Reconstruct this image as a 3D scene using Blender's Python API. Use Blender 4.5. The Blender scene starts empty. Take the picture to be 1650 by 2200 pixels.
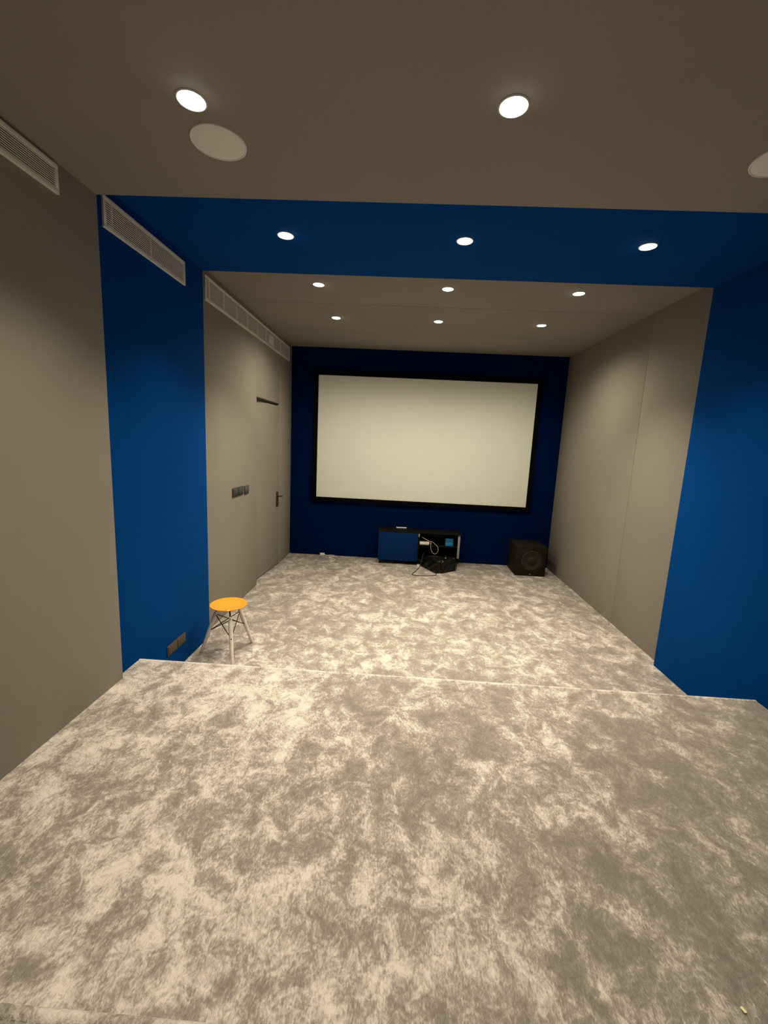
import bpy, bmesh, math, random
from mathutils import Vector, Matrix
random.seed(7)
SC = bpy.context.scene
COL = SC.collection

# ------------------------------------------------------------------ camera
PITCH, YAW, ROLL, CAM_Z, FPX = -0.16038, -0.03596, 0.04773, 1.7375, 912.67
cam = bpy.data.cameras.new('camera')
cam.sensor_fit = 'VERTICAL'
cam.sensor_height = 36.0
cam.lens = FPX * 36.0 / 2200.0
cam.clip_start = 0.02
cam_o = bpy.data.objects.new('camera', cam)
COL.objects.link(cam_o)
cy, sy, cp, sp = math.cos(YAW), math.sin(YAW), math.cos(PITCH), math.sin(PITCH)
fwd = Vector((sy * cp, cy * cp, sp))
rgt = Vector((cy, -sy, 0))
upv = rgt.cross(fwd)
cr, sr = math.cos(ROLL), math.sin(ROLL)
R_ = rgt * cr + upv * sr
U_ = -rgt * sr + upv * cr
mat = Matrix((R_, U_, -fwd)).transposed().to_4x4()
mat.translation = Vector((0, 0, CAM_Z))
cam_o.matrix_world = mat
SC.camera = cam_o

# ------------------------------------------------------------------ world, exposure
w = bpy.data.worlds.new('world')
SC.world = w
w.use_nodes = True
w.node_tree.nodes['Background'].inputs['Color'].default_value = (0, 0, 0, 1)
w.node_tree.nodes['Background'].inputs['Strength'].default_value = 0.0
SC.view_settings.view_transform = 'Standard'
SC.view_settings.look = 'None'
SC.view_settings.gamma = 1.0
SC.view_settings.use_curve_mapping = False
SC.view_settings.exposure = 0.0
SC.cycles.max_bounces = 10
SC.cycles.diffuse_bounces = 8
SC.cycles.use_denoising = True
SC.cycles.sample_clamp_indirect = 4.0

LAMP_COL = (1.0, 0.885, 0.63)
# dimmer circuits of the room: watts and beam of each row, by its distance along the room
CIRCUITS = {0.45: (9, 104), 1.633: (41, 114), 2.819: (80, 105), 3.851: (150, 97), 4.815: (80, 160)}
BRIGHTER_LEFT = {0.45: 6.5, 1.633: 1.9}   # the left lamp of these rows burns brighter than its neighbours
LENS_EMIT = 14.0

# ------------------------------------------------------------------ room numbers (metres)
XL, XR = -1.5932, 2.2056            # blue band, left and right faces
XLN, XRN = -1.5592, 2.1716          # near grey fabric, left and right faces
XLF, XRF = -1.6515, 2.2622          # far grey fabric, left and right faces
ZN, ZB, ZF = 2.8683, 2.9691, 3.0440 # ceilings: near, blue band, far
Y1, Y2, YF = 2.2349, 3.4268, 6.30
YB = -2.2
YT, ZT = 2.4505, 0.3125             # first raised tier: front edge, height
YS, ZS = 0.639, 0.614               # second tier

# ------------------------------------------------------------------ materials
def new_mat(name):
    m = bpy.data.materials.new(name)
    m.use_nodes = True
    nt = m.node_tree
    return m, nt, nt.nodes['Principled BSDF']

def N(nt, typ, **kw):
    n = nt.nodes.new(typ)
    for k, v in kw.items():
        setattr(n, k, v)
    return n

def noise(nt, vec, scale, detail=3.0, rough=0.5, dist=0.0):
    n = N(nt, 'ShaderNodeTexNoise')
    n.inputs['Scale'].default_value = scale
    n.inputs['Detail'].default_value = detail
    n.inputs['Roughness'].default_value = rough
    n.inputs['Distortion'].default_value = dist
    nt.links.new(vec, n.inputs['Vector'])
    return n.outputs['Fac']

def math_(nt, op, a, b=None, clamp=False):
    n = N(nt, 'ShaderNodeMath', operation=op)
    n.use_clamp = clamp
    for i, v in enumerate((a, b)):
        if v is None:
            continue
        if isinstance(v, (int, float)):
            n.inputs[i].default_value = v
        else:
            nt.links.new(v, n.inputs[i])
    return n.outputs[0]

def ramp(nt, fac, stops):
    n = N(nt, 'ShaderNodeValToRGB')
    e = n.color_ramp.elements
    while len(e) > 1:
        e.remove(e[-1])
    e[0].position = stops[0][0]
    e[0].color = (*stops[0][1], 1)
    for p, c in stops[1:]:
        q = e.new(p)
        q.color = (*c, 1)
    nt.links.new(fac, n.inputs['Fac'])
    return n.outputs['Color']

def position(nt, scale=(1, 1, 1)):
    g = N(nt, 'ShaderNodeNewGeometry')
    mp = N(nt, 'ShaderNodeMapping')
    mp.inputs['Scale'].default_value = scale
    nt.links.new(g.outputs['Position'], mp.inputs['Vector'])
    return mp.outputs['Vector']

def bump(nt, bsdf, height, strength, distance):
    b = N(nt, 'ShaderNodeBump')
    b.inputs['Strength'].default_value = strength
    b.inputs['Distance'].default_value = distance
    nt.links.new(height, b.inputs['Height'])
    nt.links.new(b.outputs['Normal'], bsdf.inputs['Normal'])

def plain(name, col, rough=0.5, metal=0.0, vary=0.06, scale=30.0, bump_s=0.0, spec=0.5):
    m, nt, p = new_mat(name)
    v = position(nt)
    f = noise(nt, v, scale, 4)
    a = tuple(max(0, c * (1 - vary)) for c in col)
    b = tuple(min(1, c * (1 + vary)) for c in col)
    nt.links.new(ramp(nt, f, [(0.3, a), (0.7, b)]), p.inputs['Base Color'])
    p.inputs['Roughness'].default_value = rough
    p.inputs['Metallic'].default_value = metal
    p.inputs['Specular IOR Level'].default_value = spec
    if bump_s:
        bump(nt, p, f, bump_s, 0.002)
    return m

def fabric(name, col, vary=0.05, sheen=0.0, spec=0.12):
    m, nt, p = new_mat(name)
    v = position(nt)
    big = noise(nt, v, 1.1, 2)
    fine = noise(nt, v, 260.0, 2)
    mix = math_(nt, 'ADD', math_(nt, 'MULTIPLY', big, 0.6), math_(nt, 'MULTIPLY', fine, 0.4))
    a = tuple(c * (1 - vary) for c in col)
    b = tuple(c * (1 + vary) for c in col)
    nt.links.new(ramp(nt, mix, [(0.35, a), (0.65, b)]), p.inputs['Base Color'])
    p.inputs['Roughness'].default_value = 0.95
    p.inputs['Specular IOR Level'].default_value = spec
    p.inputs['Sheen Weight'].default_value = sheen
    bump(nt, p, fine, 0.25, 0.0006)
    return m

def carpet_mat(name='silver_pile_carpet', shift=0.0):
    m, nt, p = new_mat(name)
    v = position(nt, (1.0, 0.85, 1.0))
    warp = N(nt, 'ShaderNodeTexNoise')
    warp.inputs['Scale'].default_value = 5.0
    warp.inputs['Detail'].default_value = 3.0
    nt.links.new(v, warp.inputs['Vector'])
    sub = N(nt, 'ShaderNodeVectorMath', operation='SUBTRACT')
    sub.inputs[1].default_value = (0.5, 0.5, 0.5)
    nt.links.new(warp.outputs['Color'], sub.inputs[0])
    sc = N(nt, 'ShaderNodeVectorMath', operation='SCALE')
    sc.inputs['Scale'].default_value = 0.10
    nt.links.new(sub.outputs[0], sc.inputs[0])
    add = N(nt, 'ShaderNodeVectorMath', operation='ADD')
    nt.links.new(v, add.inputs[0])
    nt.links.new(sc.outputs[0], add.inputs[1])
    vw = add.outputs[0]
    patches = noise(nt, vw, 7.6, 8, 0.66, 0.5)       # brushed patches of the pile
    broad = noise(nt, vw, 1.4, 2, 0.5)
    wisps = noise(nt, vw, 40.0, 5, 0.70, 0.8)        # tufts lying over
    fibre = noise(nt, position(nt, (1.0, 0.40, 1.0)), 170.0, 3, 0.72)
    s = math_(nt, 'ADD', math_(nt, 'MULTIPLY', patches, 1.0), math_(nt, 'MULTIPLY', broad, 0.30))
    s = math_(nt, 'ADD', s, math_(nt, 'MULTIPLY', wisps, 0.55))
    s = math_(nt, 'ADD', s, math_(nt, 'MULTIPLY', fibre, 0.42))
    s = math_(nt, 'MULTIPLY', s, 1.0 / 2.27)
    s = math_(nt, 'ADD', s, shift)
    # light painted into the platform carpet colour: brighter at left, dimmer at right
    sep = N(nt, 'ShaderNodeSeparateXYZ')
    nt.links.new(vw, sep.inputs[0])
    painted_side_light = math_(nt, 'ADD', math_(nt, 'MULTIPLY', sep.outputs['X'], -0.55), math_(nt, 'MULTIPLY', broad, 0.9))
    painted_side_light = math_(nt, 'SUBTRACT', math_(nt, 'MULTIPLY', painted_side_light, 1.0, True), 0.36)
    painted_side_light = math_(nt, 'MULTIPLY', painted_side_light, math_(nt, 'MULTIPLY', math_(nt, 'SUBTRACT', 2.9, sep.outputs['Y']), 0.8, True))
    s = math_(nt, 'ADD', s, math_(nt, 'MULTIPLY', painted_side_light, 0.050))
    col = ramp(nt, s, [(0.405, (0.225, 0.198, 0.186)), (0.47, (0.285, 0.252, 0.238)),
                       (0.51, (0.37, 0.330, 0.314)), (0.55, (0.58, 0.526, 0.505)), (0.595, (0.78, 0.720, 0.697))])
    nt.links.new(col, p.inputs['Base Color'])
    p.inputs['Roughness'].default_value = 0.9
    p.inputs['Specular IOR Level'].default_value = 0.1
    lay = math_(nt, 'MULTIPLY', math_(nt, 'SUBTRACT', s, 0.47), 7.5, True)
    nt.links.new(lay, p.inputs['Sheen Weight'])      # silky where the pile lies over
    p.inputs['Sheen Roughness'].default_value = 0.35
    p.inputs['Sheen Tint'].default_value = (1.0, 0.95, 0.92, 1)
    h = math_(nt, 'ADD', math_(nt, 'MULTIPLY', wisps, 0.6), math_(nt, 'MULTIPLY', fibre, 0.6))
    bump(nt, p, h, 0.7, 0.010)
    return m

def emit(name, col, strength):
    m = bpy.data.materials.new(name)
    m.use_nodes = True
    nt = m.node_tree
    nt.nodes.remove(nt.nodes['Principled BSDF'])
    e = N(nt, 'ShaderNodeEmission')
    e.inputs['Color'].default_value = (*col, 1)
    e.inputs['Strength'].default_value = strength
    nt.links.new(e.outputs[0], nt.nodes['Material Output'].inputs['Surface'])
    return m

GREY = fabric('grey_fabric', (0.292, 0.268, 0.240))
BLUE = fabric('blue_fabric', (0.0004, 0.058, 0.27), spec=0.04)
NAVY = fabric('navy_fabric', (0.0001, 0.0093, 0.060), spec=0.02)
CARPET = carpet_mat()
RIM_CARPET = carpet_mat('painted_rim_carpet', 0.05)  # paler carpet: bright rim of the step edges put into the colour
SCREEN = plain('matte_white_screen', (0.88, 0.91, 0.86), 0.9, vary=0.01, scale=3, spec=0.1)
VELVET = plain('black_velvet', (0.004, 0.004, 0.005), 0.95, spec=0.05)
WHITE = plain('white_paint', (0.78, 0.77, 0.72), 0.45, vary=0.03)
DUCT = plain('dark_duct', (0.02, 0.02, 0.02), 0.9, spec=0.1)
SPEAKER_CLOTH = plain('white_speaker_mesh', (0.84, 0.83, 0.80), 0.8, scale=400, bump_s=0.2, vary=0.05, spec=0.2)
RING = plain('downlight_trim', (0.55, 0.53, 0.5), 0.4, vary=0.03)
SLATE = plain('slate_plastic', (0.045, 0.043, 0.041), 0.4, vary=0.08)
SLATE2 = plain('dark_glass_plate', (0.07, 0.065, 0.068), 0.3, vary=0.05)
BRONZE = plain('bronze_metal', (0.075, 0.045, 0.022), 0.45, 0.5, vary=0.1)
UMBER = plain('brown_socket_plate', (0.062, 0.048, 0.034), 0.5, vary=0.08)
DARK_WOOD = plain('dark_edge', (0.06, 0.045, 0.03), 0.7, vary=0.15)
BLACK_WOOD = plain('black_laminate', (0.006, 0.006, 0.006), 0.55, vary=0.1, spec=0.15)
PALE_EDGE = plain('pale_board_edge', (0.30, 0.31, 0.29), 0.6, vary=0.06)
BLACK_PLASTIC = plain('black_plastic', (0.004, 0.004, 0.004), 0.28, vary=0.1, spec=0.3)
RUBBER = plain('black_rubber', (0.012, 0.012, 0.012), 0.6, vary=0.1)
SUB_GREY = plain('subwoofer_vinyl', (0.010, 0.0095, 0.007), 0.65, vary=0.1, spec=0.2)
GRILLE = plain('grille_cloth', (0.013, 0.013, 0.010), 0.85, vary=0.1)
CHROME = plain('chrome', (0.7, 0.7, 0.7), 0.2, 1.0, vary=0.02)
WHITE_PLASTIC = plain('white_plastic', (0.85, 0.84, 0.8), 0.35, vary=0.02)
YELLOW_CABLE = plain('yellow_cable', (0.72, 0.60, 0.30), 0.5, vary=0.05)
CYAN_CARD = plain('bright_blue_card', (0.01, 0.26, 0.60), 0.5, vary=0.05)
ORANGE_SEAT = plain('orange_plastic', (0.80, 0.355, 0.03), 0.16, vary=0.04, scale=6)
STEEL_BLACK = plain('black_steel', (0.035, 0.022, 0.014), 0.45, 0.3, vary=0.1)
PALE_SCRAP = plain('pale_foil', (0.9, 0.85, 0.5), 0.3, vary=0.05)
BLUE_DOOR = plain('blue_lacquer', (0.0004, 0.022, 0.115), 0.6, vary=0.04, spec=0.1)

def wood_mat():
    m, nt, p = new_mat('whitewashed_wood')
    tc = N(nt, 'ShaderNodeTexCoord')
    mp = N(nt, 'ShaderNodeMapping')
    mp.inputs['Scale'].default_value = (60, 60, 4)
    nt.links.new(tc.outputs['Object'], mp.inputs['Vector'])
    f = noise(nt, mp.outputs['Vector'], 1.6, 5, 0.6, 0.4)
    nt.links.new(ramp(nt, f, [(0.3, (0.68, 0.61, 0.57)), (0.7, (0.86, 0.79, 0.75))]), p.inputs['Base Color'])
    p.inputs['Roughness'].default_value = 0.55
    bump(nt, p, f, 0.1, 0.001)
    return m
WOOD = wood_mat()

# ------------------------------------------------------------------ mesh helpers
def box(bm, x0, x1, y0, y1, z0, z1, bev=0.0, seg=2):
    t = bmesh.new()
    bmesh.ops.create_cube(t, size=1.0)
    for v in t.verts:
        v.co = Vector(((x0 + x1) / 2 + v.co.x * (x1 - x0), (y0 + y1) / 2 + v.co.y * (y1 - y0),
                       (z0 + z1) / 2 + v.co.z * (z1 - z0)))
    if bev:
        bmesh.ops.bevel(t, geom=list(t.edges), offset=bev, segments=seg, affect='EDGES', profile=0.5)
    merge(bm, t)

def merge(bm, t, mtx=None):
    me = bpy.data.meshes.new('tmp')
    t.to_mesh(me)
    t.free()
    if mtx is not None:
        me.transform(mtx)
    bm.from_mesh(me)
    bpy.data.meshes.remove(me)

def lathe(bm, prof, n=40, mtx=None, cap=True):
    """profile of (r, z) spun around z"""
    t = bmesh.new()
    rings = []
    for r, z in prof:
        if r < 1e-6:
            rings.append([t.verts.new((0, 0, z))])
        else:
            rings.append([t.verts.new((r * math.cos(2 * math.pi * k / n), r * math.sin(2 * math.pi * k / n), z))
                          for k in range(n)])
    for a, b in zip(rings, rings[1:]):
        for k in range(n):
            k2 = (k + 1) % n
            if len(a) == 1 and len(b) == 1:
                continue
            if len(a) == 1:
                t.faces.new((a[0], b[k], b[k2]))
            elif len(b) == 1:
                t.faces.new((a[k], b[0], a[k2]))
            else:
                t.faces.new((a[k], b[k], b[k2], a[k2]))
    if cap:
        for rg, flip in ((rings[0], True), (rings[-1], False)):
            if len(rg) > 2:
                t.faces.new(rg[::-1] if flip else rg)
    bmesh.ops.recalc_face_normals(t, faces=list(t.faces))
    merge(bm, t, mtx)

def align(p, q):
    """matrix putting z axis from p towards q"""
    d = (Vector(q) - Vector(p)).normalized()
    return Matrix.Translation(Vector(p)) @ d.to_track_quat('Z', 'Y').to_matrix().to_4x4()

def rod(bm, p, q, r0, r1=None, n=14):
    r1 = r0 if r1 is None else r1
    L = (Vector(q) - Vector(p)).length
    lathe(bm, [(r0, 0), (r1, L)], n, align(p, q))

def smooth_path(pts, per=8):
    P = [Vector(p) for p in pts]
    out = []
    for i in range(len(P) - 1):
        p0, p1, p2, p3 = P[max(i - 1, 0)], P[i], P[i + 1], P[min(i + 2, len(P) - 1)]
        for k in range(per):
            t = k / per
            out.append(0.5 * ((2 * p1) + (-p0 + p2) * t + (2 * p0 - 5 * p1 + 4 * p2 - p3) * t * t
                              + (-p0 + 3 * p1 - 3 * p2 + p3) * t ** 3))
    out.append(P[-1])
    return out

def tube(bm, pts, r, n=8, per=8):
    path = smooth_path(pts, per)
    t = bmesh.new()
    rings = []
    prev = None
    for i, p in enumerate(path):
        d = (path[min(i + 1, len(path) - 1)] - path[max(i - 1, 0)]).normalized()
        if prev is None:
            a = d.orthogonal().normalized()
        else:
            a = (prev - d * prev.dot(d)).normalized()
        prev = a
        b = d.cross(a)
        rings.append([t.verts.new(p + (a * math.cos(2 * math.pi * k / n) + b * math.sin(2 * math.pi * k / n)) * r)
                      for k in range(n)])
    for A, B in zip(rings, rings[1:]):
        for k in range(n):
            t.faces.new((A[k], A[(k + 1) % n], B[(k + 1) % n], B[k]))
    t.faces.new(rings[0][::-1])
    t.faces.new(rings[-1])
    bmesh.ops.recalc_face_normals(t, faces=list(t.faces))
    merge(bm, t)

def obj(name, bm, m, parent=None, smooth=False, loc=None):
    me = bpy.data.meshes.new(name)
    bm.to_mesh(me)
    bm.free()
    me.materials.append(m)
    if smooth:
        for f in me.polygons:
            f.use_smooth = True
        try:
            me.set_sharp_from_angle(angle=math.radians(40))
        except Exception:
            pass
    o = bpy.data.objects.new(name, me)
    COL.objects.link(o)
    if parent is not None:
        o.parent = parent
    if loc is not None:
        o.location = loc
    return o

def empty(name, loc=(0, 0, 0), rz=0.0):
    o = bpy.data.objects.new(name, None)
    o.empty_display_size = 0.05
    COL.objects.link(o)
    o.location = loc
    o.rotation_euler = (0, 0, rz)
    return o

def tag(o, label=None, cat=None, group=None, kind=None):
    if label: o['label'] = label
    if cat: o['category'] = cat
    if group: o['group'] = group
    if kind: o['kind'] = kind
    return o

def B(*a, **k):
    bm = bmesh.new()
    box(bm, *a, **k)
    return bm

# ------------------------------------------------------------------ floor: lower carpet and two raised tiers
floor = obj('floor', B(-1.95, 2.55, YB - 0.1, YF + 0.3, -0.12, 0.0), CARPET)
tag(floor, 'pale silver brushed pile carpet over the whole room floor', kind='structure')

def tier(y0, y1, z0, z1):
    bm = bmesh.new()
    t = bmesh.new()
    bmesh.ops.create_cube(t, size=1.0)
    for v in t.verts:
        v.co = Vector(((XL + XR) / 2 + v.co.x * (XR - XL), (y0 + y1) / 2 + v.co.y * (y1 - y0),
                       (z0 + z1) / 2 + v.co.z * (z1 - z0)))
    ed = [e for e in t.edges if all(abs(v.co.y - y1) < 1e-4 and abs(v.co.z - z1) < 1e-4 for v in e.verts)]
    bmesh.ops.bevel(t, geom=ed, offset=0.028, segments=6, affect='EDGES', profile=0.5)
    merge(bm, t)
    return bm
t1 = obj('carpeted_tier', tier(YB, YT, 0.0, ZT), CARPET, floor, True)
tag(t1, 'wide carpeted platform one step above the lower floor')
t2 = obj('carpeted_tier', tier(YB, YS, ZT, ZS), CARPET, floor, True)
tag(t2, 'edge of the higher carpeted platform at the bottom of the view')

def add_edge_rim(tierobj, y, z):  # added roll carrying the painted rim highlight along a step edge
    bm = bmesh.new()
    r = 0.017
    lathe(bm, [(r, 0.0), (r, XR - XL - 0.004)], 20, Matrix.Translation((XL + 0.002, y - 0.010, z - 0.0125)) @ Matrix.Rotation(math.pi / 2, 4, 'Y'))
    o = obj('added_edge_rim', bm, RIM_CARPET, tierobj, True)
    o['label'] = 'added roll on the step edge, bright rim painted in a paler colour'
add_edge_rim(t1, YT, ZT)
add_edge_rim(t2, YS, ZS)

# ------------------------------------------------------------------ walls
G = 0.0035   # half a panel joint
def wall(name, bm, m, label):
    o = obj(name, bm, m)
    tag(o, label, kind='structure')
    return o
def panel(parent, m, label, *b, bev=0.006):
    o = obj('fabric_panel', B(*b, bev=bev), m, parent, True)
    if label: o['label'] = label
    return o

# left: backing with a doorway cut, panels standing proud of it
DY0, DY1, DZ = 4.806, 5.684, 2.185
bm = bmesh.new()
box(bm, -1.95, XLF - 0.020, YB, DY0, -0.10, 3.2)
box(bm, -1.95, XLF - 0.020, DY1, YF + 0.2, -0.10, 3.2)
box(bm, -1.95, XLF - 0.020, DY0, DY1, DZ, 3.2)
box(bm, -1.95, -1.86, DY0, DY1, -0.10, DZ)
wl = wall('wall_left', bm, GREY, 'left side wall in grey and blue fabric panels with a flush door')
panel(wl, GREY, 'near grey fabric panel', XLF - 0.02, XLN, YB, Y1, 0.0, 3.15)
panel(wl, BLUE, 'blue fabric panel', XLF - 0.02, XL, Y1, Y2, 0.0, 3.15, bev=0.004)
panel(wl, GREY, 'grey fabric panel before the door', XLF - 0.02, XLF, Y2, DY0, 0.0, 3.15, bev=0.003)
panel(wl, GREY, 'grey fabric panel over the door', XLF - 0.02, XLF, DY0, DY1, DZ, 3.15, bev=0.003)
panel(wl, GREY, 'narrow grey fabric panel beside the screen wall', XLF - 0.02, XLF, DY1, YF + 0.02, 0.0, 3.15, bev=0.003)

# right
wr = wall('wall_right', B(XRF + 0.02, 2.55, YB, YF + 0.2, -0.10, 3.2), GREY, 'right side wall in grey and blue fabric panels')
SY = 4.285
panel(wr, GREY, 'near grey fabric panel', XRN, XRF + 0.02, YB, Y1, 0.0, 3.15)
panel(wr, BLUE, 'blue fabric panel', XR, XRF + 0.02, Y1, Y2, 0.0, 3.15, bev=0.004)
panel(wr, GREY, 'grey fabric panel next to the blue one', XRF, XRF + 0.02, Y2, SY - 0.0012, 0.0, 3.15, bev=0.003)
panel(wr, GREY, 'grey fabric panel running to the screen wall', XRF, XRF + 0.02, SY + 0.0012, YF + 0.02, 0.0, 3.15, bev=0.003)

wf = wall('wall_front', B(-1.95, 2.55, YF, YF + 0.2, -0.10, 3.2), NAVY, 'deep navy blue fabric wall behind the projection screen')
wb = wall('wall_back', B(-1.95, 2.55, YB - 0.15, YB, -0.10, 3.2), GREY, 'grey fabric wall behind the viewer')

# ceiling
ce = wall('ceiling', B(-1.95, 2.55, YB - 0.1, YF + 0.2, ZF + 0.02, 3.25), GREY, 'ceiling of grey and blue fabric panels with downlights')
def cpanel(m, label, y0, y1, z, bev=0.003):
    o = obj('fabric_panel', B(-1.72, 2.32, y0, y1, z, ZF + 0.02, bev=bev), m, ce, True)
    o['label'] = label
cpanel(GREY, 'near grey ceiling panel with the round speakers', YB, Y1, ZN, 0.006)
cpanel(BLUE, 'blue ceiling band', Y1, Y2, ZB, 0.004)
C1, C2 = 4.345, 5.44
cpanel(GREY, 'grey ceiling panel next to the blue band', Y2, C1 - 0.003, ZF, 0.002)
cpanel(GREY, 'middle grey ceiling panel', C1 + 0.003, C2 - 0.003, ZF, 0.002)
cpanel(GREY, 'grey ceiling panel over the screen', C2 + 0.003, YF + 0.02, ZF, 0.002)

# ------------------------------------------------------------------ door
door = empty('door_1', (XLF, DY1 - 0.004, 0.0))
tag(door, 'flush grey fabric door set back in the left wall', kind='structure')
bm = bmesh.new()
L = DY1 - DY0 - 0.012
box(bm, -0.040, -0.002, -L, 0.0, 0.012, DZ - 0.030, bev=0.003)
leaf = obj('door_leaf', bm, GREY, door, True)
leaf.rotation_euler = (0, 0, -math.radians(4.4))
bm = B(-0.12, -0.05, -L - 0.004, 0.0, DZ - 0.024, DZ - 0.004)
obj('head_stop', bm, DARK_WOOD, door)
hp = obj('door_handle', B(-0.003, 0.008, -0.085, -0.020, 0.825, 1.025, bev=0.003), BRONZE, leaf, True)
hp['label'] = 'bronze handle plate with a lever'
bm = bmesh.new()
rod(bm, (0.006, -0.05, 0.965), (0.05, -0.05, 0.965), 0.009)
tube(bm, [(0.045, -0.052, 0.965), (0.052, -0.035, 0.966), (0.052, 0.012, 0.962)], 0.008)
obj('lever', bm, BRONZE, leaf, True)
bm = bmesh.new()
lathe(bm, [(0.0, 0.012), (0.012, 0.012), (0.014, 0.0)], 20, Matrix.Translation((0.008, -0.05, 0.875)) @ Matrix.Rotation(math.pi / 2, 4, 'Y'))
obj('keyhole', bm, DARK_WOOD, leaf, True)

# ------------------------------------------------------------------ air grilles on the left wall
def grille(name, label, x, y0, y1, z0, z1, mull, nsl, group):
    root = empty(name, (x, (y0 + y1) / 2, z0))
    tag(root, label, 'vent', group)
    def rel(a, b, c, d, e, f, **k):
        return B(a, b, c - (y0 + y1) / 2, d - (y0 + y1) / 2, e - z0, f - z0, **k)
    fw, th = 0.020, 0.012
    bm = bmesh.new()
    def add(a, b, c, d, e, f):
        box(bm, a, b, c - (y0 + y1) / 2, d - (y0 + y1) / 2, e - z0, f - z0, bev=0.002)
    add(0, th, y0, y1, z0, z0 + fw); add(0, th, y0, y1, z1 - fw, z1)
    add(0, th, y0, y0 + fw, z0 + fw, z1 - fw); add(0, th, y1 - fw, y1, z0 + fw, z1 - fw)
    obj('frame', bm, WHITE, root, True)
    obj('backing', rel(0.0002, 0.0015, y0 + fw, y1 - fw, z0 + fw, z1 - fw), DUCT, root)
    ih = z1 - z0 - 2 * fw
    pitch = ih / nsl
    sm = None
    for k in range(nsl):
        zc = fw + pitch * (k + 0.5)
        if sm is None:
            bm = bmesh.new()
            t = bmesh.new()
            bmesh.ops.create_cube(t, size=1.0)
            for v in t.verts:
                v.co = Vector((v.co.x * 0.010, v.co.y * (y1 - y0 - 2 * fw), v.co.z * pitch * 0.34 ))
            merge(bm, t, Matrix.Translation((0.0065, 0, 0)) @ Matrix.Rotation(math.radians(18), 4, 'Y'))
            s = obj('slat', bm, WHITE, root)
            sm = s.data
        else:
            s = bpy.data.objects.new('slat', sm)
            COL.objects.link(s)
            s.parent = root
        s.location = (0, 0, zc)
    for my in mull:
        obj('mullion', rel(0.002, 0.0118, my - 0.004, my + 0.004, z0 + fw, z1 - fw), WHITE, root)
    return root
VG = 'white air grilles along the left wall'
grille('vent_grille', 'white slotted air grille high on the near grey wall, cut by the frame edge', XLN, 0.95, 1.980, 2.735, 2.853, [1.25, 1.6], 9, VG)
grille('vent_grille', 'white slotted air grille high on the blue wall band', XL, 2.309, 3.135, 2.762, 2.918, [2.375, 2.725], 11, VG)
far_g = grille('vent_grille', 'long white air grille on the far grey wall above the door', XLF, 3.570, 6.140, 2.806, 2.997,
       [3.64, 3.932, 4.229, 4.509, 4.817, 5.11, 5.40, 5.70], 12, VG)
pl = obj('cover_plate', B(0.010, 0.0135, 5.20 - 4.855, 5.36 - 4.855, 0.03, 0.14), WHITE, far_g)
pl['label'] = 'small pale plate behind the slats'

# ------------------------------------------------------------------ downlights
def downlight(x, y, z, label):
    root = empty('downlight', (x, y, z))
    tag(root, label, 'downlight', 'recessed ceiling downlights')
    bm = bmesh.new()
    lathe(bm, [(0.045, 0.0), (0.0525, 0.0), (0.0525, -0.002), (0.050, -0.004), (0.047, -0.004), (0.045, -0.002), (0.045, 0.0)], 36, cap=False)
    obj('trim_ring', bm, RING, root, True)
    bm = bmesh.new()
    lathe(bm, [(0.0, -0.007), (0.022, -0.0066), (0.038, -0.005), (0.0455, -0.001)], 36, cap=False)
    obj('lens', bm, LENS, root, True)
    l = bpy.data.lights.new('lamp_glow', 'SPOT')
    l.energy = CIRCUITS[y][0] * (BRIGHTER_LEFT.get(y, 1.0) if x < 0 else 1.0)
    l.color = LAMP_COL
    l.spot_size = math.radians(CIRCUITS[y][1])
    l.spot_blend = 1.0
    l.shadow_soft_size = 0.022
    lo = bpy.data.objects.new('lamp_glow', l)
    COL.objects.link(lo)
    lo.parent = root
    lo.location = (0, 0, -0.045)
    return root
LENS = emit('lit_lens', (1.0, 0.93, 0.80), LENS_EMIT)
XA, XB, XC = -0.787, 0.310, 1.398
SIDE = ('left', 'middle', 'right')
for yy, zz, txt in ((1.633, ZN, 'near grey ceiling'), (2.819, ZB, 'blue ceiling band'),
                    (3.851, ZF, 'far grey ceiling, row nearer the blue band'), (4.815, ZF, 'far grey ceiling, row nearer the screen')):
    for xx, s in zip((XA, XB, XC), SIDE):
        downlight(xx, yy, zz, 'lit round downlight, %s one in the %s' % (s, txt))
for yy, txt in ((0.45, 'above the viewer'),):
    for xx, s in zip((XA, XB, XC), SIDE):
        downlight(xx, yy, ZN, 'lit round downlight %s, %s one of its row' % (txt, s))

# ------------------------------------------------------------------ round ceiling speakers
def ceiling_speaker(x, y, label):
    root = empty('ceiling_speaker', (x, y, ZN))
    tag(root, label, 'speaker', 'round ceiling speakers')
    bm = bmesh.new()
    lathe(bm, [(0.0, -0.0045), (0.06, -0.0044), (0.096, -0.004), (0.0985, -0.0025), (0.0985, 0.0)], 56, cap=False)
    obj('speaker_grille', bm, SPEAKER_CLOTH, root, True)
    bm = bmesh.new()
    lathe(bm, [(0.0985, 0.0), (0.0985, -0.004), (0.101, -0.0055), (0.104, -0.004), (0.105, 0.0)], 56, cap=False)
    obj('rim', bm, SPEAKER_CLOTH, root, True)
ceiling_speaker(-0.783, 1.843, 'round white flush ceiling speaker beside the left near downlight')
ceiling_speaker(1.385, 1.865, 'round white flush ceiling speaker cut by the right frame edge')

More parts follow.
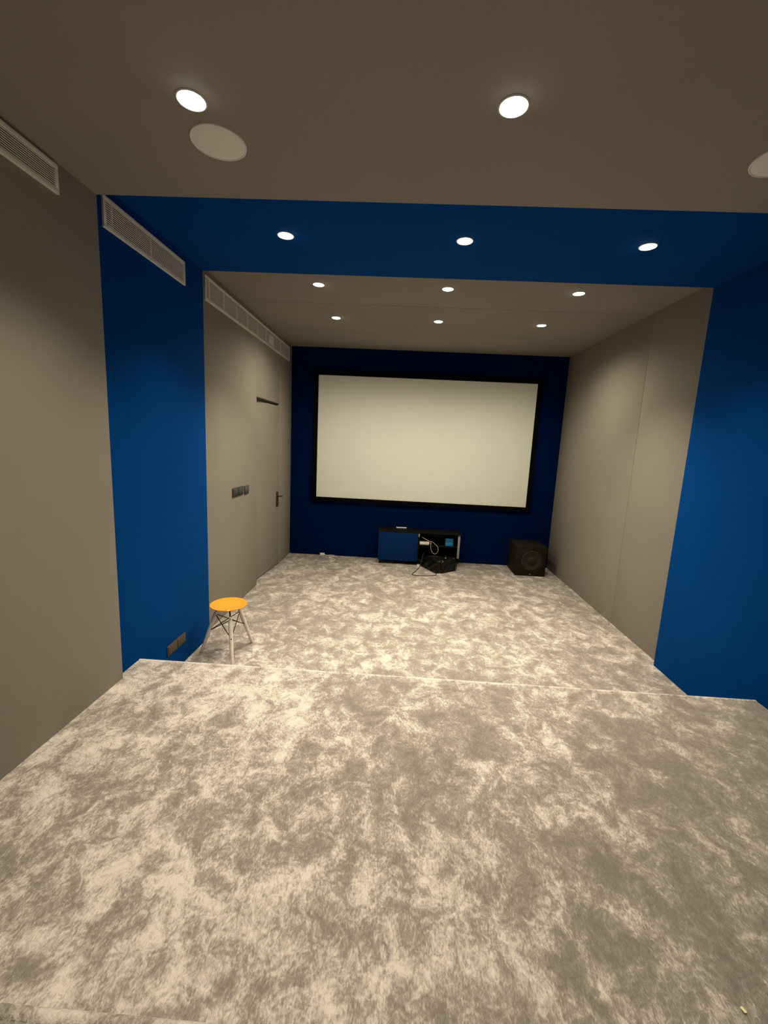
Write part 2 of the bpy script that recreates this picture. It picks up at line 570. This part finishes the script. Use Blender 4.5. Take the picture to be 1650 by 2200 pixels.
# ------------------------------------------------------------------ projection screen
SX0, SX1, SZ0, SZ1 = -1.2513, 1.8536, 0.903, 2.6605
scr = empty('projection_screen', ((SX0 + SX1) / 2, YF, SZ0))
tag(scr, 'large white fixed projection screen with a black velvet frame on the blue wall', 'screen')
ox = (SX0 + SX1) / 2
obj('screen_surface', B(SX0 - 0.01 - ox, SX1 + 0.01 - ox, -0.030, -0.012, -0.01, SZ1 - SZ0 + 0.01), SCREEN, scr)
FW = 0.062
def bar(name, x0, x1, z0, z1):
    o = obj(name, B(x0 - ox, x1 - ox, -0.042, -0.001, z0 - SZ0, z1 - SZ0, bev=0.004), VELVET, scr, True)
    return o
bar('frame_bar', SX0 - FW, SX1 + FW, SZ1, SZ1 + FW)
bar('frame_bar', SX0 - FW, SX1 + FW, SZ0 - FW, SZ0)
bar('frame_bar', SX0 - FW, SX0, SZ0 + 0.0005, SZ1 - 0.0005)
bar('frame_bar', SX1, SX1 + FW, SZ0 + 0.0005, SZ1 - 0.0005)

# ------------------------------------------------------------------ switches and sockets
def plate(name, label, cat, x, y0, y1, z0, z1, m, keys, key_name, key_m, th=0.009):
    root = empty(name, (x, (y0 + y1) / 2, z0))
    tag(root, label, cat)
    h, wd = z1 - z0, y1 - y0
    obj('plate', B(0, th, -wd / 2, wd / 2, 0, h, bev=0.002), m, root, True)
    for k in range(keys):
        a = -wd / 2 + wd * k / keys + 0.008
        b = -wd / 2 + wd * (k + 1) / keys - 0.008
        obj(key_name, B(th - 0.001, th + 0.004, a, b, 0.010, h - 0.010, bev=0.0015), key_m, root, True)
    return root
plate('switch_panel', 'wide dark slate switch panel on the grey wall before the door', 'switch', XLF, 4.090, 4.366, 1.138, 1.228, SLATE, 2, 'rocker', SLATE)
plate('light_switch', 'small square dark switch nearer the door beside the wide panel', 'switch', XLF, 4.402, 4.530, 1.132, 1.222, SLATE2, 1, 'rocker', SLATE2)
so = plate('wall_socket', 'brown double socket plate low on the blue wall by the stool', 'socket', XL, 2.752, 3.002, 0.164, 0.240, UMBER, 2, 'socket_face', UMBER)

# ------------------------------------------------------------------ stool
SXc, SYc = -1.315, 3.167
st = empty('stool', (SXc, SYc, 0.0))
tag(st, 'stool with round orange seat on three whitewashed wooden legs by the blue wall', 'stool')
bm = bmesh.new()
RS = 0.143
lathe(bm, [(0.0, 0.402), (0.05, 0.4025), (0.09, 0.4055), (0.118, 0.412), (0.134, 0.4185), (0.1405, 0.4195), (RS, 0.4165),
           (0.1405, 0.412), (0.131, 0.406), (0.112, 0.398), (0.085, 0.391), (0.05, 0.388), (0.0, 0.387)], 64, cap=False)
obj('seat', bm, ORANGE_SEAT, st, True)
bm = bmesh.new()
lathe(bm, [(0.0, 0.390), (0.075, 0.390), (0.078, 0.386), (0.075, 0.382), (0.0, 0.382)], 32, cap=False)
foot = [Vector((-0.225, -0.010, 0.0)), Vector((0.104, -0.196, 0.0)), Vector((0.120, 0.198, 0.0))]
legs = []
br = bm
for f in foot:
    d = Vector((f.x, f.y, 0)).normalized()
    top = d * 0.098 + Vector((0, 0, 0.352))
    legs.append((f, top))
    rod(br, d * 0.05 + Vector((0, 0, 0.384)), d * 0.096 + Vector((0, 0, 0.372)), 0.006)
    rod(br, d * 0.094 + Vector((0, 0, 0.378)), top, 0.0065)
obj('bracket', br, STEEL_BLACK, st, True)
for f, top in legs:
    ax = top - f
    Ln = ax.length
    bm = bmesh.new()
    prof = [(0.0, 0.002), (0.0105, 0.002), (0.0115, 0.006), (0.0145, Ln * 0.35), (0.0165, Ln * 0.62), (0.0160, Ln * 0.80), (0.0135, Ln * 0.93),
            (0.0105, Ln * 0.985), (0.006, Ln), (0.0, Ln)]
    lathe(bm, prof, 24, align(f, top), cap=False)
    lg = obj('leg', bm, WOOD, st, True)
    d = Vector((f.x, f.y, 0)).normalized()
    for s in (0.945, 0.54):
        c = f + ax * s
        rr = 0.0125 if s > 0.9 else 0.016
        nrm = (d - ax.normalized() * d.dot(ax.normalized())).normalized()
        bm = bmesh.new()
        lathe(bm, [(0.0, 0.0025), (0.0035, 0.0022), (0.0045, 0.0), (0.0045, -0.003)], 14, align(c + nrm * rr, c + nrm * (rr + 1)), cap=False)
        obj('bolt', bm, STEEL_BLACK, lg, True)
for i in range(3):
    for j in range(3):
        if i == j:
            continue
        a = legs[i][0].lerp(legs[i][1], 0.93)
        b = legs[j][0].lerp(legs[j][1], 0.54)
        # keep the two rods of a pair from running through each other
        off = Vector((0, 0, 0.0)) + (a + b).normalized() * (0.003 if i < j else -0.003)
        bm = bmesh.new()
        rod(bm, a.lerp(b, 0.02) + off, a.lerp(b, 0.98) + off, 0.0034, n=10)
        obj('cross_rod', bm, STEEL_BLACK, st, True)

# ------------------------------------------------------------------ media cabinet
CX0, CX1, CY0, CY1, CZ0, CZ1 = -0.275, 0.905, 6.03, 6.285, 0.055, 0.498
cab = empty('media_cabinet', ((CX0 + CX1) / 2, CY1, 0.0))
tag(cab, 'low black media cabinet with a blue door and an open right half under the screen', 'cabinet')
cx, cyy = (CX0 + CX1) / 2, CY1
def cbox(name, m, x0, x1, y0, y1, z0, z1, bev=0.001, label=None, parent=None):
    o = obj(name, B(x0 - cx, x1 - cx, y0 - cyy, y1 - cyy, z0, z1, bev=bev), m, parent or cab, True)
    if label: o['label'] = label
    return o
T = 0.018
cbox('top_board', BLACK_WOOD, CX0 - 0.006, CX1 + 0.004, CY0 - 0.02, CY1, CZ1 - T, CZ1)
cbox('side_panel', BLACK_WOOD, CX0, CX0 + T, CY0, CY1, CZ0, CZ1 - T)
rs = cbox('side_panel', BLACK_WOOD, CX1 - T, CX1, CY0, CY1, CZ0, CZ1 - T)
cbox('edge_strip', PALE_EDGE, CX1 - T - 0.018, CX1 - 0.004, CY0 - 0.006, CY0 - 0.0005, CZ0 + 0.08, CZ1 - T - 0.002, label='pale upright edge of the open side')
cbox('bottom_board', BLACK_WOOD, CX0 + T, CX1 - T, CY0, CY1, CZ0, CZ0 + T)
cbox('back_board', BLACK_WOOD, CX0 + T, CX1 - T, CY1 - 0.008, CY1, CZ0 + T, CZ1 - T)
cbox('divider', BLACK_WOOD, 0.292, 0.310, CY0, CY1 - 0.008, CZ0 + T, CZ1 - T)
cbox('shelf', BLACK_WOOD, 0.310, CX1 - T, CY0 + 0.012, CY1 - 0.008, 0.288, 0.302)
dr = cbox('door', BLUE_DOOR, CX0 - 0.002, 0.294, CY0 - 0.022, CY0 - 0.002, CZ0 + 0.004, CZ1 - T - 0.003, bev=0.002, label='blue cabinet door')
o = obj('hinge', B(0.297 - cx, 0.318 - cx, CY0 - 0.015 - cyy, CY0 - 0.001 - cyy, 0.425, 0.475, bev=0.002), PALE_EDGE, cab, True)
o['label'] = 'pale metal hinge at the door edge'
for lx in (CX0 + 0.02, 0.262, CX1 - 0.045):
    for ly in (CY0 + 0.005, CY1 - 0.045):
        bm = bmesh.new()
        lathe(bm, [(0.0, 0.001), (0.011, 0.001), (0.017, CZ0), (0.0, CZ0)], 16, Matrix.Translation((lx + 0.012 - cx, ly + 0.012 - cyy, 0)), cap=False)
        obj('leg', bm, BLACK_WOOD, cab, True)

# things on, in and before the cabinet
r = empty('remote_control', (0.047, 6.235, CZ1))
tag(r, 'slim white remote lying on top of the black cabinet', 'remote')
obj('body', B(-0.078, 0.078, -0.018, 0.018, 0.0005, 0.016, bev=0.005), WHITE_PLASTIC, r, True)
for k in range(4):
    bm = bmesh.new()
    lathe(bm, [(0.0, 0.0175), (0.005, 0.0172), (0.0055, 0.0155)], 12, Matrix.Translation((-0.05 + 0.03 * k, 0, 0)), cap=False)
    obj('button', bm, SLATE, r, True)
r.rotation_euler = (0, 0, 0.06)

ro = empty('router', (0.392, 6.10, 0.3021))
tag(ro, 'white rounded router box on the open cabinet shelf', 'router')
obj('body', B(-0.072, 0.072, -0.05, 0.05, 0.0005, 0.046, bev=0.012, seg=4), WHITE_PLASTIC, ro, True)
for k in (-1, 1):
    bm = bmesh.new()
    lathe(bm, [(0.0, 0.0), (0.0025, 0.0), (0.0025, 0.001), (0.0, 0.001)], 10, Matrix.Translation((0.03 * k, -0.0502, 0.024)) @ Matrix.Rotation(math.pi / 2, 4, 'X'), cap=False)
    obj('indicator', bm, SLATE, ro)

cc = empty('cable', (0.47, 6.03, 0.30))
tag(cc, 'pale yellow network cable looping out beside the white router', 'cable')
def pz(x, z, y=6.005): return (x - 0.47, y - 6.03, z - 0.30)
bm = bmesh.new()
tube(bm, [pz(0.472, 0.325, 6.09), pz(0.480, 0.331, 6.03), pz(0.487, 0.372, 6.0), pz(0.53, 0.348, 5.99), pz(0.578, 0.302, 5.985), pz(0.590, 0.250, 5.98),
          pz(0.566, 0.205, 5.98), pz(0.530, 0.200, 5.98), pz(0.497, 0.235, 5.985), pz(0.482, 0.300, 5.995), pz(0.480, 0.36, 6.005), pz(0.43, 0.385, 6.02), pz(0.35, 0.42, 6.04)], 0.0030)
obj('cord', bm, YELLOW_CABLE, cc, True)

cbm = empty('card_box', (0.752, 6.10, 0.3021))
tag(cbm, 'small bright blue box on the open cabinet shelf', 'box')
obj('body', B(-0.056, 0.056, -0.03, 0.03, 0.0005, 0.112, bev=0.002), CYAN_CARD, cbm, True)
obj('lid', B(-0.0565, 0.0565, -0.0305, 0.0305, 0.0845, 0.1125, bev=0.002), CYAN_CARD, cbm, True)

# black wrapped box on the carpet
def crumple():
    t = bmesh.new()
    pts = [(0.352, 6.000), (0.545, 5.668), (0.638, 5.690), (0.842, 5.850), (0.872, 5.965), (0.80, 6.000)]
    c = Vector((sum(p[0] for p in pts) / 6, sum(p[1] for p in pts) / 6, 0))
    rings = []
    for z, s in ((0.002, 1.0), (0.05, 0.985), (0.11, 0.95), (0.155, 0.88), (0.175, 0.72)):
        rg = []
        for i in range(6):
            a, b = Vector((*pts[i], 0)), Vector((*pts[(i + 1) % 6], 0))
            for k in range(5):
                p = a.lerp(b, k / 5)
                q = c + (p - c) * s
                j = 0.010 if z > 0.01 else 0.003
                rg.append(t.verts.new((q.x - c.x + random.uniform(-j, j), min(q.y - c.y + random.uniform(-j, j), 6.004 - c.y), z + (random.uniform(-0.010, 0.012) if z > 0.01 else 0))))
        rings.append(rg)
    n = len(rings[0])
    for A, Bq in zip(rings, rings[1:]):
        for k in range(n):
            t.faces.new((A[k], A[(k + 1) % n], Bq[(k + 1) % n], Bq[k]))
    cv = t.verts.new((0, 0, 0.172))
    for k in range(n):
        t.faces.new((rings[-1][k], rings[-1][(k + 1) % n], cv))
    t.faces.new(rings[0][::-1])
    bmesh.ops.recalc_face_normals(t, faces=list(t.faces))
    return t, c
t, c = crumple()
bag = obj('wrapped_box', t, BLACK_PLASTIC, None, False, (c.x, c.y, 0))
tag(bag, 'box wrapped in crumpled black plastic on the carpet before the open cabinet', 'package')
# knot of the wrapping
bm = bmesh.new()
lathe(bm, [(0.0, 0.165), (0.03, 0.168), (0.014, 0.186), (0.022, 0.203), (0.0, 0.196)], 9, Matrix.Translation((0.02, 0.02, 0)), cap=False)
obj('knot', bm, BLACK_PLASTIC, bag)

pc = empty('power_cord', (0.33, 5.8, 0.0))
tag(pc, 'thin black cord looping on the carpet before the blue cabinet door', 'cord')
def fl(x, y, z=0.006): return (x - 0.33, y - 5.8, z)
bm = bmesh.new()
tube(bm, [fl(0.385, 5.985, 0.20), fl(0.362, 5.94, 0.12), fl(0.335, 5.88, 0.03), fl(0.30, 5.80), fl(0.245, 5.64), fl(0.222, 5.56), fl(0.255, 5.525), fl(0.33, 5.515),
          fl(0.43, 5.528), fl(0.51, 5.56), fl(0.545, 5.605), fl(0.55, 5.635, 0.02)], 0.0046)
obj('cord', bm, RUBBER, pc, True)

wp = empty('plug', (0.318, 5.965, 0.0))
tag(wp, 'small white plug on the carpet at the open cabinet edge', 'plug')
bm = B(-0.018, 0.018, -0.016, 0.016, 0.001, 0.028, bev=0.004)
obj('body', bm, WHITE_PLASTIC, wp, True)
bm = bmesh.new()
for s in (-1, 1):
    rod(bm, (0.006 * s, 0.0, 0.027), (0.006 * s, 0.0, 0.045), 0.0022)
obj('pin', bm, CHROME, wp, True)

# white plug and curl of wire at the wall
wc = empty('charger_cable', (-1.0, 6.2, 0.0))
tag(wc, 'white plug with a thin curled white wire on the carpet at the blue wall', 'cable')
obj('plug_head', B(-1.175 + 1.0, -1.105 + 1.0, 6.252 - 6.2, 6.296 - 6.2, 0.001, 0.036, bev=0.006), WHITE_PLASTIC, wc, True)
def wl_(x, y, z=0.006): return (x + 1.0, y - 6.2, z)
bm = bmesh.new()
tube(bm, [wl_(-1.108, 6.27, 0.018), wl_(-1.07, 6.268, 0.006), wl_(-1.02, 6.285), wl_(-0.985, 6.29), wl_(-0.955, 6.27), wl_(-0.952, 6.22), wl_(-0.985, 6.175), wl_(-1.02, 6.15),
          wl_(-0.985, 6.115), wl_(-0.94, 6.09), wl_(-0.905, 6.05), wl_(-0.915, 5.99), wl_(-0.95, 5.95), wl_(-0.955, 5.89), wl_(-0.915, 5.845), wl_(-0.85, 5.825)], 0.0048)
obj('wire', bm, WHITE_PLASTIC, wc, True)
obj('connector', B(-0.855 + 1.0, -0.815 + 1.0, 5.815 - 6.2, 5.833 - 6.2, 0.001, 0.012, bev=0.003), WHITE_PLASTIC, wc, True)

# ------------------------------------------------------------------ subwoofer
WX0, WX1, WY0, WY1, WZ = 1.656, 2.074, 5.805, 6.255, 0.425
sub = empty('subwoofer', ((WX0 + WX1) / 2, (WY0 + WY1) / 2, 0.0))
tag(sub, 'black cube subwoofer with a round driver in the corner by the blue wall', 'speaker')
hx, hy = (WX1 - WX0) / 2, (WY1 - WY0) / 2
obj('cabinet_body', B(-hx, hx, -hy, hy, 0.012, WZ, bev=0.008), SUB_GREY, sub, True)
toF = Matrix.Translation((0.01, -hy, 0.222)) @ Matrix.Rotation(math.pi / 2, 4, 'X')
bm = bmesh.new()
lathe(bm, [(0.150, -0.002), (0.172, 0.0), (0.174, 0.006), (0.166, 0.010), (0.152, 0.006), (0.150, -0.002)], 48, toF, cap=False)
obj('driver_ring', bm, SUB_GREY, sub, True)
bm = bmesh.new()
lathe(bm, [(0.150, 0.0015), (0.142, 0.008), (0.126, 0.010), (0.116, 0.005), (0.06, 0.002), (0.055, 0.0015)], 48, toF, cap=False)
obj('driver_cone', bm, GRILLE, sub, True)
bm = bmesh.new()
lathe(bm, [(0.056, 0.002), (0.045, 0.012), (0.025, 0.018), (0.0, 0.020)], 40, toF, cap=False)
obj('dust_cap', bm, GRILLE, sub, True)
obj('badge', B(-0.012, 0.012, -hy - 0.0025, -hy - 0.0002, 0.026, 0.034), CHROME, sub)
for sx in (-1, 1):
    for s_ in (-1, 1):
        bm = bmesh.new()
        lathe(bm, [(0.0, 0.0005), (0.018, 0.0005), (0.02, 0.0125), (0.0, 0.0125)], 16, Matrix.Translation((sx * (hx - 0.04), s_ * (hy - 0.04), 0)), cap=False)
        obj('foot', bm, RUBBER, sub, True)

# ------------------------------------------------------------------ fleck of foil on the carpet
bm = bmesh.new()
t = bmesh.new()
bmesh.ops.create_grid(t, x_segments=3, y_segments=3, size=0.5)
for v in t.verts:
    v.co = Vector((v.co.x * 0.008, v.co.y * 0.013, 0.0035 + 0.004 * abs(v.co.x) + random.uniform(0, 0.0008)))
merge(bm, t)
sc_ = obj('foil_scrap', bm, PALE_SCRAP, None, False, (0.970, 0.934, ZT))
sc_.rotation_euler = (0, 0, 0.3)
tag(sc_, 'tiny pale yellow scrap on the near carpet at the lower right', 'scrap')
